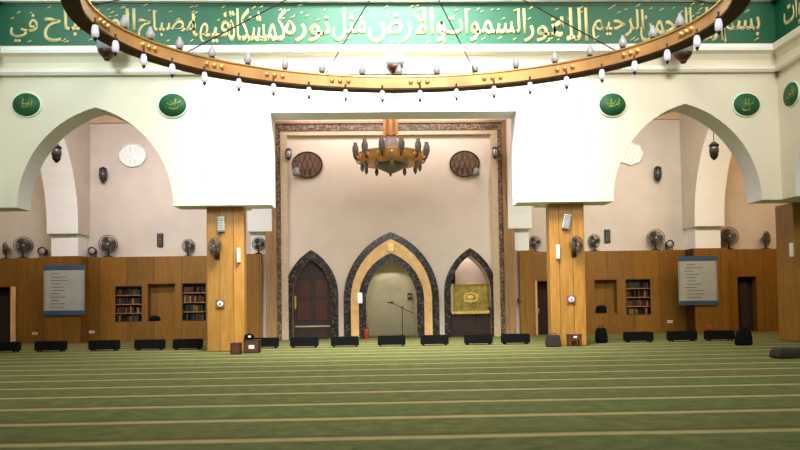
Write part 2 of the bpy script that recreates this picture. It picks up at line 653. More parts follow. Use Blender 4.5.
def open_arch(cx, w, zs, apex):
    return [(cx - w, 0)] + arch(cx, w, zs, apex - zs) + [(cx + w, 0)]


poly = [(XC - 5.9, 10.3), (XC - 5.9, 0)]
for cx, w, zs, ap in ((XC - AX, .88, 2.0, 3.68), (XC, 1.15, CZ, 3.57), (XC + AX, .95, 2.0, 3.75)):
    poly += open_arch(cx, w, zs, ap)
poly += [(XC + 5.9, 0), (XC + 5.9, 10.3)]
struct(MB().prism(poly, YM, YB, W['mihrab'], W['stone']).build('wall_mihrab'))
struct(MB().box(XC - 5.9, XC + 5.9, YB, YB + .3, 10.2, ZC, W['mihrab']).build('wall_mihrab_head'))


def arch_band(cx, wo, ao, wi, ai, zs, y0, y1, m, nm, parent):
    o = open_arch(cx, wo, zs, ao)
    i = open_arch(cx, wi, zs, ai)
    return MB().prism(o + list(reversed(i)), y0, y1, m).build(nm, None, parent)


mih = thing('mihrab', 'tall pointed prayer niche with gilded and mosaic bands at the centre of the far wall', 'mihrab', (0, 0, 0))
arch_band(XC, 2.19, 4.87, 1.86, 4.54, CZ, YM - .12, YM, W['mosaic'], 'outer_mosaic_band', mih)
arch_band(XC, 1.86, 4.54, 1.50, 3.90, CZ, YM - .2, YM, W['goldwood'], 'gilded_band', mih)
arch_band(XC, 1.50, 3.90, 1.16, 3.58, CZ, YM - .12, YM, W['mosaic'], 'inner_mosaic_band', mih)
MB().box(XC - .17, XC + .17, YM - .26, YM - .2, 3.95, 4.35, plain('gold_plaque', srgb(244, 206, 130), .3, metal=.3), .03).build('plaque', None, mih)
q = MB()
rows, cols = 22, 14
grid = []
r_ = ((3.57 - CZ) ** 2 + 1.15 ** 2) / 2.3
c_ = r_ - 1.15
for i in range(rows + 1):
    z = 3.57 * i / rows
    w = 1.15 if z <= CZ else max(.002, math.sqrt(max(0, r_ * r_ - (z - CZ) ** 2)) - c_)
    grid.append([q.bm.verts.new((XC + w * math.cos(PI * k / cols), YM + .4 + 1.35 * (w / 1.15) * math.sin(PI * k / cols), z)) for k in range(cols + 1)])
for i in range(rows):
    for k in range(cols):
        q.bm.faces.new((grid[i][k], grid[i][k + 1], grid[i + 1][k + 1], grid[i + 1][k])).smooth = True
bmesh.ops.solidify(q.bm, geom=q.bm.faces[:], thickness=-.03)
q.build('apse', W['niche'], mih)

# frame round the mihrab wall
fr = thing('mihrab_wall_frame', 'tall rectangular stone and mosaic border framing the pale mihrab wall', 'frame')
ZT = 9.98


def u_frame(x_out, x_in, z_out, z_in, y0, y1, m, nm):
    p = [(XC - x_out, 0), (XC - x_out, z_out), (XC + x_out, z_out), (XC + x_out, 0), (XC + x_in, 0), (XC + x_in, z_in), (XC - x_in, z_in), (XC - x_in, 0)]
    MB().prism(p, y0, y1, m).build(nm, None, fr)


u_frame(5.7, 5.2, ZT, ZT - .1, YM - .3, YM, W['brown'], 'outer_pilaster')
u_frame(5.2, 5.0, ZT - .1, ZT - .42, YM - .22, YM, W['mosaic2'], 'mosaic_strip')
u_frame(5.0, 4.7, ZT - .42, ZT - .62, YM - .18, YM, W['stone'], 'inner_moulding')

# left arch: closed wooden door; right arch: pulpit opening
la = thing('arched_door_surround', 'dark pointed arch left of the mihrab around a closed walnut door', 'door')
arch_band(XC - AX, 1.22, 4.09, .88, 3.68, 2.0, YM - .12, YM, W['mosaic'], 'arch_band', la)
q = MB()
q.prism(open_arch(XC - AX, .87, 2.0, 3.66), YM + .35, YM + .45, W['dwood'])
q.build('door_leaf', None, la)
q = MB()
for sx in (-1, 1):
    for z0, z1 in ((.85, 1.75), (1.9, 2.7)):
        q.box(XC - AX + sx * .42 - .28, XC - AX + sx * .42 + .28, YM + .32, YM + .36, z0, z1, W['redwood'], .015)
q.build('door_panels', None, la)
MB().box(XC - AX - .8, XC - AX + .8, YM + .3, YM + .35, .55, .62, W['stone']).build('door_rail', None, la)
MB().box(XC - AX - .82, XC - AX - .74, YM + .26, YM + .36, 1.4, 2.0, W['bbrass'], .01).build('door_handle', None, la)

ra = thing('pulpit', 'pointed arch right of the mihrab with pulpit balcony and low wooden front', 'pulpit')
arch_band(XC + AX, 1.22, 4.09, .95, 3.75, 2.0, YM - .12, YM, W['mosaic'], 'arch_band', ra)
q = MB()
q.box(XC + AX - .93, XC + AX + .93, YM + .25, YM + .4, 0, 1.25, W['dwood'])
for k in range(3):
    q.box(XC + AX - .85 + k * .58, XC + AX - .85 + k * .58 + .5, YM + .21, YM + .26, .18, .98, W['redwood'], .015)
q.build('front_panel', None, ra)
MB().box(XC + AX - .94, XC + AX + .94, YM + .16, YM + .45, 1.25, 1.36, W['dwood'], .02).build('balcony_rail', None, ra)
q = MB()
for k in range(7):
    x = XC + AX - .86 + .035 * k
    q.tube([(x, YM + .62 + .03 * (k % 2), 1.3), (x, YM + .62 + .03 * (k % 2), 3.6)], .03, W['redcloth'], 6)
q.build('curtain', None, ra)
struct(MB().box(XC + AX - 1.4, XC + AX + 1.4, YB + 1.2, YB + 1.3, 0, 4.6, W['mihrab']).build('wall_pulpit_back'))
struct(MB().box(XC + AX - 1.5, XC + AX - 1.4, YB, YB + 1.3, 0, 4.6, W['mihrab']).build('wall_pulpit_side'))
struct(MB().box(XC + AX + 1.4, XC + AX + 1.5, YB, YB + 1.3, 0, 4.6, W['mihrab']).build('wall_pulpit_side_right'))
# embroidered cloth over the balcony
cx = XC + AX
q = MB()
n, mrows = 24, 10
grid = []
for j in range(mrows + 1):
    t = j / mrows
    z = 2.42 - 1.36 * t
    grid.append([q.bm.verts.new((cx - .86 + 1.72 * i / n, YM + .06 - .035 * t * math.sin(i * 1.3) - .02 * math.cos(i * .7), z + .02 * math.sin(i * .9) * t)) for i in range(n + 1)])
for j in range(mrows):
    for i in range(n):
        q.bm.faces.new((grid[j][i], grid[j][i + 1], grid[j + 1][i + 1], grid[j + 1][i])).smooth = True
bmesh.ops.solidify(q.bm, geom=q.bm.faces[:], thickness=.02)
cl = thing('embroidered_cloth', 'olive green cloth with gold emblem and fringe hung across the right-hand arch', 'cloth')
q.build('cloth', W['cloth'], cl)
q = MB()
for i in range(18):
    x = cx - .82 + 1.64 * i / 17
    q.ball((x, YM - .0, 1.1 + .02 * (i % 2)), .05, W['goldthread'], 1, .5, 1.6)
q.build('fringe', None, cl)
q = MB()
for t in range(12):
    a = 2 * PI * t / 12
    q.ball((cx + .02 + .3 * math.cos(a), YM - .0, 1.8 + .2 * math.sin(a)), .06, W['goldthread'], 1.3, .5, 1)
q.ball((cx, YM, 1.8), .12, W['goldthread'], 1.4, .4, 1)
q.tube([(cx - .3, YM, 1.58), (cx - .05, YM, 1.66), (cx + .34, YM, 1.6)], .035, W['goldthread'], 6)
q.build('emblem', None, cl)
MB().box(cx - .92, cx - .8, YM - .0, YM + .1, 1.1, 2.45, W['stone'], .02).build('pale_edge', None, cl)
MB().tube([(cx - .93, YM + .1, 2.43), (cx + .93, YM + .1, 2.43)], .03, W['bbrass'], 8).build('hanging_rod', None, cl)

# ------------------------------------------------------------------ columns (free standing, wood clad)
ZB = 4.97


def column(x0, x1, y0, y1, nm):
    q = MB()
    q.box(x0, x1, y0, y1, 0, ZB, W['column'], .04)
    return struct(q.build(nm))


column(XC - 6.5, XC - 5.22, 25.9, 26.4, 'trim_column_left')
column(XC + 5.36, XC + 6.6, 25.9, 26.4, 'trim_column_right')
for sgn, nm in ((-1, 'trim_corner_pier_left'), (1, 'trim_corner_pier_right')):
    q = MB()
    a, b = XC + sgn * (14.2 if sgn > 0 else 14.35), XC + sgn * 15.5
    q.box(min(a, b), max(a, b), 26.2, 27.4, 0, ZB, W['column'], .03)
    struct(q.build(nm))

# ------------------------------------------------------------------ cornices
q = MB()


def moulding(prof, x0, x1, mb, m):
    """prof [(dy, z)] on the front wall, dy out of the wall towards the nave"""
    mb.prismx([(YA - d, z) for d, z in prof], x0, x1, m)


LOWC = [(0, 9.42), (.16, 9.42), (.2, 9.5), (.2, 9.6), (.08, 9.68), (.1, 9.85), (.2, 10.02), (.34, 10.1), (.36, 10.3), (.3, 10.36), (0, 10.36)]
TOPC = [(0, 11.9), (.25, 11.9), (.3, 12.0), (.3, 12.3), (.45, 12.4), (.45, 12.6), (0, 12.6)]
moulding(LOWC, XC - XS, XC + XS, q, W['cream'])
struct(q.build('trim_cornice'))
q = MB()
moulding([(0, 10.1), (.37, 10.1), (.39, 10.2), (.37, 10.3), (0, 10.3)], XC - XS, XC + XS, q, W['white'])
moulding([(0, 9.44), (.21, 9.5), (.215, 9.58), (0, 9.62)], XC - XS, XC + XS, q, W['white'])
struct(q.build('trim_cornice_bead'))
q = MB()
moulding(TOPC, XC - XS, XC + XS, q, W['white'])
struct(q.build('trim_cornice_upper'))
for sgn in (-1, 1):
    xs = XC + sgn * XS
    for nm, prof, m in (('trim_cornice_side', LOWC, W['cream']), ('trim_cornice_side_upper', TOPC, W['white'])):
        q = MB()
        q.prism([(xs - sgn * d, z) for d, z in prof], 2, YA, m)
        struct(q.build(nm))

# ------------------------------------------------------------------ calligraphy frieze
FORMS = {}
for ch, (iso, fin, ini, med) in {
    'ا': (0xFE8D, 0xFE8E, 0, 0), 'ب': (0xFE8F, 0xFE90, 0xFE91, 0xFE92), 'ة': (0xFE93, 0xFE94, 0, 0), 'ت': (0xFE95, 0xFE96, 0xFE97, 0xFE98),
    'ث': (0xFE99, 0xFE9A, 0xFE9B, 0xFE9C), 'ح': (0xFEA1, 0xFEA2, 0xFEA3, 0xFEA4), 'ر': (0xFEAD, 0xFEAE, 0, 0), 'س': (0xFEB1, 0xFEB2, 0xFEB3, 0xFEB4),
    'ش': (0xFEB5, 0xFEB6, 0xFEB7, 0xFEB8), 'ص': (0xFEB9, 0xFEBA, 0xFEBB, 0xFEBC), 'ض': (0xFEBD, 0xFEBE, 0xFEBF, 0xFEC0), 'ف': (0xFED1, 0xFED2, 0xFED3, 0xFED4),
    'ك': (0xFED9, 0xFEDA, 0xFEDB, 0xFEDC), 'ل': (0xFEDD, 0xFEDE, 0xFEDF, 0xFEE0), 'م': (0xFEE1, 0xFEE2, 0xFEE3, 0xFEE4), 'ن': (0xFEE5, 0xFEE6, 0xFEE7, 0xFEE8),
    'ه': (0xFEE9, 0xFEEA, 0xFEEB, 0xFEEC), 'و': (0xFEED, 0xFEEE, 0, 0), 'ي': (0xFEF1, 0xFEF2, 0xFEF3, 0xFEF4), 'ٱ': (0xFE8D, 0xFE8E, 0, 0),
}.items():
    FORMS[ch] = (iso, fin, ini, med)


def shape(word):
    """visual (left-to-right) string of joined Arabic glyphs"""
    out = []
    w = list(word)
    i = 0
    while i < len(w):
        ch = w[i]
        prev = i > 0 and FORMS[w[i - 1]][2] != 0
        nxt = i + 1 < len(w)
        if ch == 'ل' and nxt and w[i + 1] == 'ا':
            out.append(chr(0xFEFC if prev else 0xFEFB))
            i += 2
            continue
        iso, fin, ini, med = FORMS[ch]
        joins = nxt and ini
        out.append(chr(med if prev and joins else fin if prev else ini if joins else iso))
        i += 1
    return ''.join(reversed(out))


def text_mesh(s, bold=.012):
    c = bpy.data.curves.new('lettering', 'FONT')
    c.body = s
    c.offset = bold
    c.resolution_u = 3
    o = bpy.data.objects.new('lettering', c)
    COL.objects.link(o)
    dg = bpy.context.evaluated_depsgraph_get()
    me = bpy.data.meshes.new_from_object(o.evaluated_get(dg))
    COL.objects.unlink(o)
    bpy.data.objects.remove(o)
    return me


def place_text(bm, s, x0, x1, z0, z1, y, depth=.02, conv=None, bold=.012):
    """fit flat text into a rectangle on the plane y (conv maps (u, w, d) to a point)"""
    me = text_mesh(s, bold)
    xs = [v.co.x for v in me.vertices]
    ys = [v.co.y for v in me.vertices]
    if not xs:
        return
    a0, a1, b0, b1 = min(xs), max(xs), min(ys), max(ys)
    t = bmesh.new()
    t.from_mesh(me)
    r = bmesh.ops.extrude_face_region(t, geom=t.faces[:])
    for v in r['geom']:
        if isinstance(v, bmesh.types.BMVert):
            v.co.z = 1
    for v in t.verts:
        u = x0 + (v.co.x - a0) / (a1 - a0) * (x1 - x0)
        w = z0 + (v.co.y - b0) / (b1 - b0) * (z1 - z0)
        d = depth * (1 if v.co.z > .5 else 0)
        v.co = conv(u, w, d) if conv else Vector((u, y - d, w))
    m2 = bpy.data.meshes.new('t')
    t.to_mesh(m2)
    t.free()
    bm.from_mesh(m2)
    bpy.data.meshes.remove(m2)
    bpy.data.meshes.remove(me)


fz = thing('calligraphy_frieze', 'long green band with large gilded Arabic calligraphy running across the top of the front wall', 'frieze')
MB().box(XC - XS, XC + XS, YA - .06, YA, 10.36, 11.91, W['green']).build('band', None, fz)
q = MB()
q.box(XC - XS, XC + XS, YA - .075, YA - .055, 10.36, 10.44, W['dgreen'])
q.box(XC - XS, XC + XS, YA - .075, YA - .055, 11.8, 11.91, W['dgreen'])
q.build('edge_lines', None, fz)
YT = YA - .061


def fx(px):
    return at(px, 28, YT).x


# word boxes follow the photograph, right to left
vr = random.Random(4)
for w, p0, p1, f0, f1 in (('بسم', 722, 760, .05, .75), ('الله', 690, 724, .1, 1), ('الرحمن', 640, 692, .05, 1), ('الرحيم', 592, 644, .08, .95),
                          ('الله', 553, 588, .1, 1), ('نور', 524, 556, .08, .72), ('السموات', 440, 526, .1, .98), ('والارض', 368, 446, .08, 1),
                          ('مثل', 332, 366, .12, 1), ('نوره', 284, 330, .1, .8), ('كمشكاة', 228, 286, .12, 1), ('فيها', 192, 230, .06, .86),
                          ('مصباح', 138, 196, .1, .95), ('المصباح', 44, 136, .12, 1), ('في', 10, 38, .12, .85)):
    lm = MB()
    x0, x1 = fx(p0), fx(p1)
    place_text(lm.bm, shape(w), x0, x1, 10.42 + f0 * 1.2, 10.44 + f1 * 1.27, YT, .03)
    # vowel strokes over and under the letters
    for k in range(int((x1 - x0) / .19)):
        x = vr.uniform(x0, x1 - .15)
        z = vr.choice((vr.uniform(11.25, 11.78), vr.uniform(11.5, 11.78), vr.uniform(10.5, 10.62)))
        l = vr.uniform(.08, .17)
        lm.tube([(x, YT - .012, z), (x + l, YT - .012, z + l * vr.uniform(.3, .7))], [.014, .026], None, 5)
    for f in lm.bm.faces:
        f.material_index = 0
    lm.mats = []
    lm.build('calligraphy_word', W['gilt'], fz)
for sgn in (-1, 1):
    fs = thing('side_frieze', 'green calligraphy band turning the corner onto the %s side wall' % ('left' if sgn < 0 else 'right'), 'frieze')
    xs = XC + sgn * XS
    MB().box(xs, xs - sgn * .06, 2, YA - .08, 10.36, 11.91, W['green']).build('band', None, fs)
    for w, y0, y1 in (('السموات', 22.4, 24.9), ('والارض', 20.4, 22.1)):
        q = MB()
        place_text(q.bm, shape(w), 0, y1 - y0, 10.58, 11.7, 0, .02,
                   conv=lambda u, w_, d, y0=y0, y1=y1: Vector((xs - sgn * (.06 + d), (y1 - u) if sgn > 0 else (y0 + u), w_)))
        q.build('calligraphy_word', W['gilt'], fs)


# ------------------------------------------------------------------ medallions
def medallion(label, loc, rz=0, seed=0):
    t = thing('calligraphy_medallion', label, 'medallion', loc, rz, 'green calligraphy medallions')
    t.scale = (1.12, 1, .96)
    MB().lathe([(.46, 0), (.46, -.03), (.43, -.05), (.41, -.05)], (0, 0, 0), W['rim'], 32, 'y').build('rim', None, t)
    MB().lathe([(.41, -.02), (.41, -.06)], (0, 0, 0), W['medal'], 32, 'y').build('disc', None, t)
    r = random.Random(seed)
    q = MB()
    for k in range(3):
        x, z = r.uniform(-.2, -.05), r.uniform(-.18, .12)
        q.tube([(x, -.065, z), (x + .1, -.065, z - .07), (x + .24, -.065, z - .03), (x + .3, -.065, z + r.uniform(.05, .2))], [.012, .026, .022, .01], W['gilt2'], 6)
    for k in range(2):
        x = r.uniform(-.12, .2)
        q.tube([(x, -.065, -.12), (x + .015, -.065, .22)], [.012, .022], W['gilt2'], 6)
    q.build('lettering', None, t)


medallion('green medallion over the far-left haunch of the left pointed arch', at(27, 105, YA - .004), 0, 1)
medallion('green medallion between the left pointed arch and the central opening', at(173, 105.5, YA - .004), 0, 2)
medallion('green medallion between the central opening and the right pointed arch', at(612, 105, YA - .004), 0, 3)
medallion('green medallion right of the right pointed arch beside the corner', at(746, 105, YA - .004), 0, 4)
medallion('narrowly seen green medallion on the right side wall', (XC + XS - .004, 24.65, 8.42), -PI / 2, 5)
medallion('narrowly seen green medallion on the left side wall', (XC - XS + .004, 24.65, 8.42), PI / 2, 6)


# ------------------------------------------------------------------ large ring chandelier
LOWER = (-91, -79.8, -68.6, -59.2, -49.7, -40.3, -31.3, -22.4, -13.4, -4.5, 4.6, 13.4, 22.6, 31.6, 41, 50.6, 60.1, 70.7, 82.3, 94)
UPPER = (-74, -65, -56, -46.9, -37.4, -28, -18.9, -9.2, -.3, 8.7, 17.9, 27.9, 37.7, 46.9, 56, 65, 74)
STUDS = (-84, -66.1, -46.6, -30.8, -14.6, 4.4, 22.2, 40.5, 58.6, 77)


def ring_chandelier():
    zc, yc = 5.465, 2.618 * 3.85
    RX, RY = 1.112 * 3.85, .825 * 3.85
    t = thing('ring_chandelier', 'huge brass ring chandelier hung with small white lamps across the top of the view', 'chandelier', (.127 * 3.85, yc, zc))
    n = 128
    hh = .1

    def pt(a, d, z):
        """point at parameter a on the ring, d outside its centre line"""
        nx, ny = RY * math.cos(a), RX * math.sin(a)
        l = math.hypot(nx, ny)
        return (RX * math.cos(a) + d * nx / l, RY * math.sin(a) + d * ny / l, z)

    def band(d0, d1, z0, z1, m, nm, parent=t):
        q = MB()
        rings = [[q.bm.verts.new(pt(2 * PI * k / n, d, z)) for k in range(n)] for d, z in ((d0, z0), (d1, z0), (d1, z1), (d0, z1))]
        for a in range(4):
            A, B = rings[a], rings[(a + 1) % 4]
            for k in range(n):
                q.bm.faces.new((A[k], A[(k + 1) % n], B[(k + 1) % n], B[k])).smooth = False
        return q.build(nm, m, parent)
    ring = band(-.03, .02, -hh, hh, W['brass'], 'ring')
    band(-.05, .03, hh - .01, hh + .015, W['bbrass'], 'upper_bead', ring)
    band(-.04, .19, -hh - .03, -hh, W['dbrass'], 'lower_flange', ring)
    for k in STUDS:
        for d in (-2, 0, 2):
            q = MB()
            q.ball(pt(math.radians(90 - k + d), -.035, 0), .042, W['bbrass'])
            q.build('stud', None, ring)

    def lamp_lower(a):
        q = MB()
        x, y, _ = pt(a, -.085, 0)
        q.lathe([(.012, 0), (.03, -.01), (.045, -.05), (.052, -.11), (.048, -.16), (.02, -.18)], (x, y, -hh - .05), W['lit'], 12)
        o = q.build('lamp_glass', None, t)
        c = MB()
        c.lathe([(.035, .0), (.035, .03), (.016, .05), (.016, .1)], (x, y, -hh - .065), W['dbrass'], 10)
        c.build('lamp_cap', None, o)
        c = MB()
        c.lathe([(.02, 0), (.03, -.02), (.012, -.045), (.004, -.06)], (x, y, -hh - .225), W['dark'], 10)
        c.build('lamp_tip', None, o)

    def lamp_upper(a):
        q = MB()
        x, y, _ = pt(a, 0, 0)
        q.lathe([(.035, 0), (.06, .025), (.068, .075), (.045, .13), (.022, .175), (.024, .19)], (x, y, hh + .045), W['glow_grey'], 12)
        o = q.build('upper_lamp_glass', None, t)
        c = MB()
        c.lathe([(.02, -.03), (.045, 0), (.045, .02), (.03, .03)], (x, y, hh + .03), W['dbrass'], 10)
        c.build('lamp_cap', None, o)
    for k in LOWER:
        lamp_lower(math.radians(90 - k))
    for k in UPPER:
        lamp_upper(math.radians(90 - k))
    q = MB()
    q.lathe([(.04, -.15), (.2, -.05), (.25, .1), (.2, .25), (.06, .4), (.05, 7.0)], (0, 0, .95), W['brass'], 20)
    q.build('hub', None, t)
    for k in range(10):
        a = math.radians(90 + 18 + 36 * k)
        MB().tube([pt(a, -.02, hh + .02), (.22 * math.cos(a), .22 * math.sin(a), 1.05)], .010, W['wire'], 6).build('tie_rod', None, t)
    return t


ring_chandelier()


# ------------------------------------------------------------------ globe lanterns on the front wall
def globe_lantern(px, py, label):
    p = at(px, py, YA - .9)
    t = thing('globe_lantern', label, 'lantern', p, 0, 'globe lanterns on the front wall cornice')
    MB().lathe([(.16, -.2), (.27, -.14), (.335, 0), (.33, .14), (.26, .3), (.15, .37)], (0, 0, 0), W['globe'], 24).build('globe', None, t)
    MB().lathe([(.02, -.44), (.09, -.41), (.15, -.34), (.24, -.24), (.30, -.13), (.285, -.12), (.1, -.2)], (0, 0, 0), W['dbrass'], 24).build('base_cup', None, t)
    MB().lathe([(.0, -.46), (.08, -.45), (.13, -.37), (.06, -.34)], (0, 0, 0), W['dbrass'], 16).build('finial', None, t)
    MB().lathe([(.2, .33), (.2, .4), (.12, .44), (.04, .47), (.03, .52)], (0, 0, 0), W['gilt2'], 20).build('cap', None, t)
    MB().tube([(0, 0, .5), (0, .02, .56), (0, .3, .5), (0, .6, .46)], .025, W['bbrass'], 8).build('bracket', None, t)


globe_lantern(395, 63, 'grey glass globe lantern over the middle of the central opening')
globe_lantern(107, 47, 'globe lantern above the left pointed arch, partly behind the chandelier ring')
globe_lantern(683, 50, 'globe lantern above the right pointed arch, partly behind the chandelier ring')


# ------------------------------------------------------------------ small chandelier before the mihrab
def small_chandelier():
    Y = 31.3
    p = at(391, 159, Y)
    t = thing('brass_chandelier', 'smaller brass chandelier with glass tulip lamps hanging before the mihrab wall', 'chandelier', p)
    z1 = ZC - p.z
    MB().lathe([(.24, 1.0), (.30, .95), (.3, 1.0), (.29, 1.6), (.31, 1.65), (.31, z1)], (0, 0, 0), W['brass'], 20).build('stem', None, t)
    q = MB()
    for k in range(6):
        a = 2 * PI * k / 6 + PI / 6
        q.box(-.06 + .29 * math.cos(a), .06 + .29 * math.cos(a), -.06 + .29 * math.sin(a), .06 + .29 * math.sin(a), .9, z1 - .1, W['copper'], .02)
    q.build('stem_ribs', None, t)
    MB().lathe([(.36, .28), (.42, .36), (.4, .66), (.3, .86), (.24, .95)], (0, 0, 0), W['frost2'], 20).build('glass_drum', None, t)
    R = 1.33
    MB().lathe([(R - .05, -.2), (R, -.2), (R + .05, -.05), (R, .17), (R + .03, .23), (R - .06, .23), (R - .06, .1), (.3, .1), (.3, -.05), (R - .08, -.1)], (0, 0, 0), W['brass'], 48).build('ring', None, t)
    for k in range(16):
        a = 2 * PI * k / 16
        q = MB()
        q.ball((R * math.cos(a) * 1.03, R * math.sin(a) * 1.03, .02), .09, W['bbrass'], 1, 1, 1.2)
        q.build('boss', None, t)
    MB().lathe([(.0, -.62), (.16, -.58), (.5, -.42), (.62, -.24), (.5, -.12)], (0, 0, 0), W['grey'], 24).build('bowl', None, t)
    for k in range(12):
        a = 2 * PI * (k + .5) / 12
        r = R + .2
        q = MB()
        q.lathe([(.04, .0), (.1, .07), (.135, .22), (.125, .38), (.07, .5), (.09, .56)], (r * math.cos(a), r * math.sin(a), .05), W['smoke'], 14)
        o = q.build('tulip_lamp', None, t)
        MB().tube([(R * math.cos(a), R * math.sin(a), -.08), ((R + .1) * math.cos(a), (R + .1) * math.sin(a), -.12), (r * math.cos(a), r * math.sin(a), .02)], .03, W['dbrass'], 6).build('lamp_arm', None, o)
    for k in range(12):
        a = 2 * PI * k / 12
        r = R - .12
        q = MB()
        q.lathe([(.02, 0), (.07, -.05), (.09, -.15), (.07, -.25), (.02, -.34)], (r * math.cos(a), r * math.sin(a), -.2), W['smoke'], 12)
        q.build('pendant_lamp', None, t)


small_chandelier()


# ------------------------------------------------------------------ wall lanterns and lattice roundels
def wall_lantern(label, loc, rz=0, s=1., pale=False):
    t = thing('wall_lantern', label, 'lantern', loc, rz)
    t.scale = (s, s, s)
    MB().box(-.08, .08, -.03, 0, -.2, .2, W['dark'], .01).build('back_plate', None, t)
    MB().tube([(0, -.02, .1), (0, -.14, .3), (0, -.22, .32)], .02, W['dark'], 6).build('arm', None, t)
    MB().lathe([(.03, .36), (.1, .32), (.17, .26), (.16, .22)], (0, -.22, 0), W['dark'], 8).build('cap', None, t)
    MB().lathe([(.145, .23), (.16, .0), (.12, -.18)], (0, -.22, 0), W['frost2'] if pale else plain('dim_lantern_glass', srgb(92, 86, 88), .3), 8).build('glass', None, t)
    MB().lathe([(.14, -.17), (.1, -.24), (.03, -.32)], (0, -.22, 0), W['dark'], 8).build('foot', None, t)
    q = MB()
    for k in range(8):
        a = 2 * PI * k / 8
        q.tube([(.15 * math.cos(a), -.22 + .15 * math.sin(a), .23), (.165 * math.cos(a), -.22 + .165 * math.sin(a), 0), (.125 * math.cos(a), -.22 + .125 * math.sin(a), -.18)], .014, W['dark'], 5)
    q.build('bars', None, t)


XO = 14.1
wall_lantern('dark lantern on the pale back wall inside the left pointed arch', at(105, 176, YB), 0, 1.1)
wall_lantern('dark lantern on the pale back wall inside the right pointed arch', at(656, 175, YB), 0, 1.1)


def hanging_lantern(label, p):
    t = thing('hanging_lantern', label, 'lantern', p)
    MB().lathe([(.05, .36), (.13, .3), (.21, .22), (.19, .19)], (0, 0, 0), W['dark'], 8).build('cap', None, t)
    MB().lathe([(.17, .2), (.2, .0), (.15, -.2)], (0, 0, 0), plain('dim_lantern_glass', srgb(92, 86, 88), .3), 8).build('glass', None, t)
    MB().lathe([(.17, -.19), (.12, -.27), (.03, -.36)], (0, 0, 0), W['dark'], 8).build('foot', None, t)
    MB().tube([(0, 0, .34), (0, 0, ZC - p.z)], .014, W['dark'], 6).build('chain', None, t)


hanging_lantern('dark lantern hanging by a chain at the upper left of the left pointed arch', at(56.5, 153.5, 29))
hanging_lantern('dark lantern hanging by a chain at the upper right of the right pointed arch', at(714, 151, 29))
wall_lantern('bluish glass lantern at the top left of the mihrab wall', at(289, 155.5, YM), 0, .85, True)
wall_lantern('bluish glass lantern at the top right of the mihrab wall, against the frame', at(494.5, 154, YM - .3), 0, .85, True)


def roundel(label, px, py, rx, m, mr, petals=0, cat='roundel', Y=YB):
    p = at(px, py, Y - .005)
    t = thing('lattice_roundel', label, cat, p)
    n = 48
    q = MB()
    pts = []
    for k in range(n):
        a = 2 * PI * k / n
        r = rx * (1 + (.06 * math.cos(petals * a) if petals else 0))
        pts.append((r * math.cos(a) * 1.0, r * math.sin(a) * .86))
    q.prism(pts, -.07, 0, m)
    q.build('disc', None, t)
    q = MB()
    q.tube([(x * 1.0, -.07, z * 1.0) for x, z in pts], .035, mr, 6, closed=True)
    for k in range(5):
        for s_ in (-1, 1):
            u = (k - 2) * .36 * rx
            h = math.sqrt(max(.01, rx * rx * .8 - u * u)) * .8
            q.tube([(u - .15 * s_, -.075, -h), (u + .15 * s_, -.075, h)], .012, mr, 5)
    q.build('lattice', None, t)


roundel('bright white oval roundel on the back wall inside the left pointed arch', 133, 155.5, .62, W['oval'], W['ivory'])
roundel('bright white scalloped roundel half hidden by the right pointed arch', 630, 154, .6, W['oval'], W['ivory'], 8)
roundel('brown lattice oval on the upper left of the mihrab wall', 307.5, 165, .68, W['brownoval'], W['dbrass'], 0, Y=YM)
roundel('brown lattice oval on the upper right of the mihrab wall', 464.5, 164, .68, W['brownoval'], W['dbrass'], 0, Y=YM)


def spotlight(label, loc, rz=0, s=1.):
    t = thing('spotlight', label, 'spotlight', loc, rz)
    t.scale = (s,) * 3
    MB().box(-.1, .1, -.08, .08, 0, .04, W['grey'], .01).build('base', None, t)
    q = MB()
    q.tube([(-.13, 0, .04), (-.15, 0, .26)], .018, W['dark'], 6)
    q.tube([(.13, 0, .04), (.15, 0, .26)], .018, W['dark'], 6)
    q.box(-.15, .15, -.02, .02, .035, .06, W['dark'])
    q.build('yoke', None, t)
    q = MB()
    q.lathe([(.06, .16), (.12, .12), (.14, -.02), (.17, -.16), (.15, -.17), (.12, -.1)], (0, 0, .26), W['dbrass'], 16, 'y')
    q.build('housing', None, t)
    MB().lathe([(.12, -.1), (.12, -.125)], (0, 0, .26), W['frost2'], 16, 'y').build('lens', None, t)


def on_wall_spot(label, px, py, s):
    p = at(px, py, YM)
    t = thing('wall_spotlight', label, 'spotlight', p)
    t.scale = (s,) * 3
    MB().box(-.06, .06, -.02, 0, -.08, .08, W['dark']).build('back_plate', None, t)
    MB().tube([(0, -.02, 0), (0, -.2, -.02)], .025, W['dark'], 6).build('arm', None, t)
    MB().lathe([(.05, .2), (.12, .16), (.15, -.05), (.16, -.14), (.08, -.17)], (0, -.24, -.05), W['grey'], 14).build('housing', None, t)


on_wall_spot('small grey spotlight at the lower left edge of the left brown lattice oval', 297, 172, 1.1)
on_wall_spot('small grey spotlight at the lower right edge of the right brown lattice oval', 475.5, 172, 1.0)

for px, s_, lb in ((43.5, 1.0, 'small dark spotlight on the ledge left of the leftmost white pier'),
                   (93, .95, 'small dark spotlight on the ledge right of the leftmost white pier'),
                   (669, .95, 'small dark spotlight on the ledge left of the rightmost white pier'),
                   (713.5, 1.0, 'small dark spotlight on the ledge right of the rightmost white pier')):
    p = at(px, 250, YW + .2)
    spotlight(lb, (p.x, YW + .2, ZW), 0, s_ * 1.2)


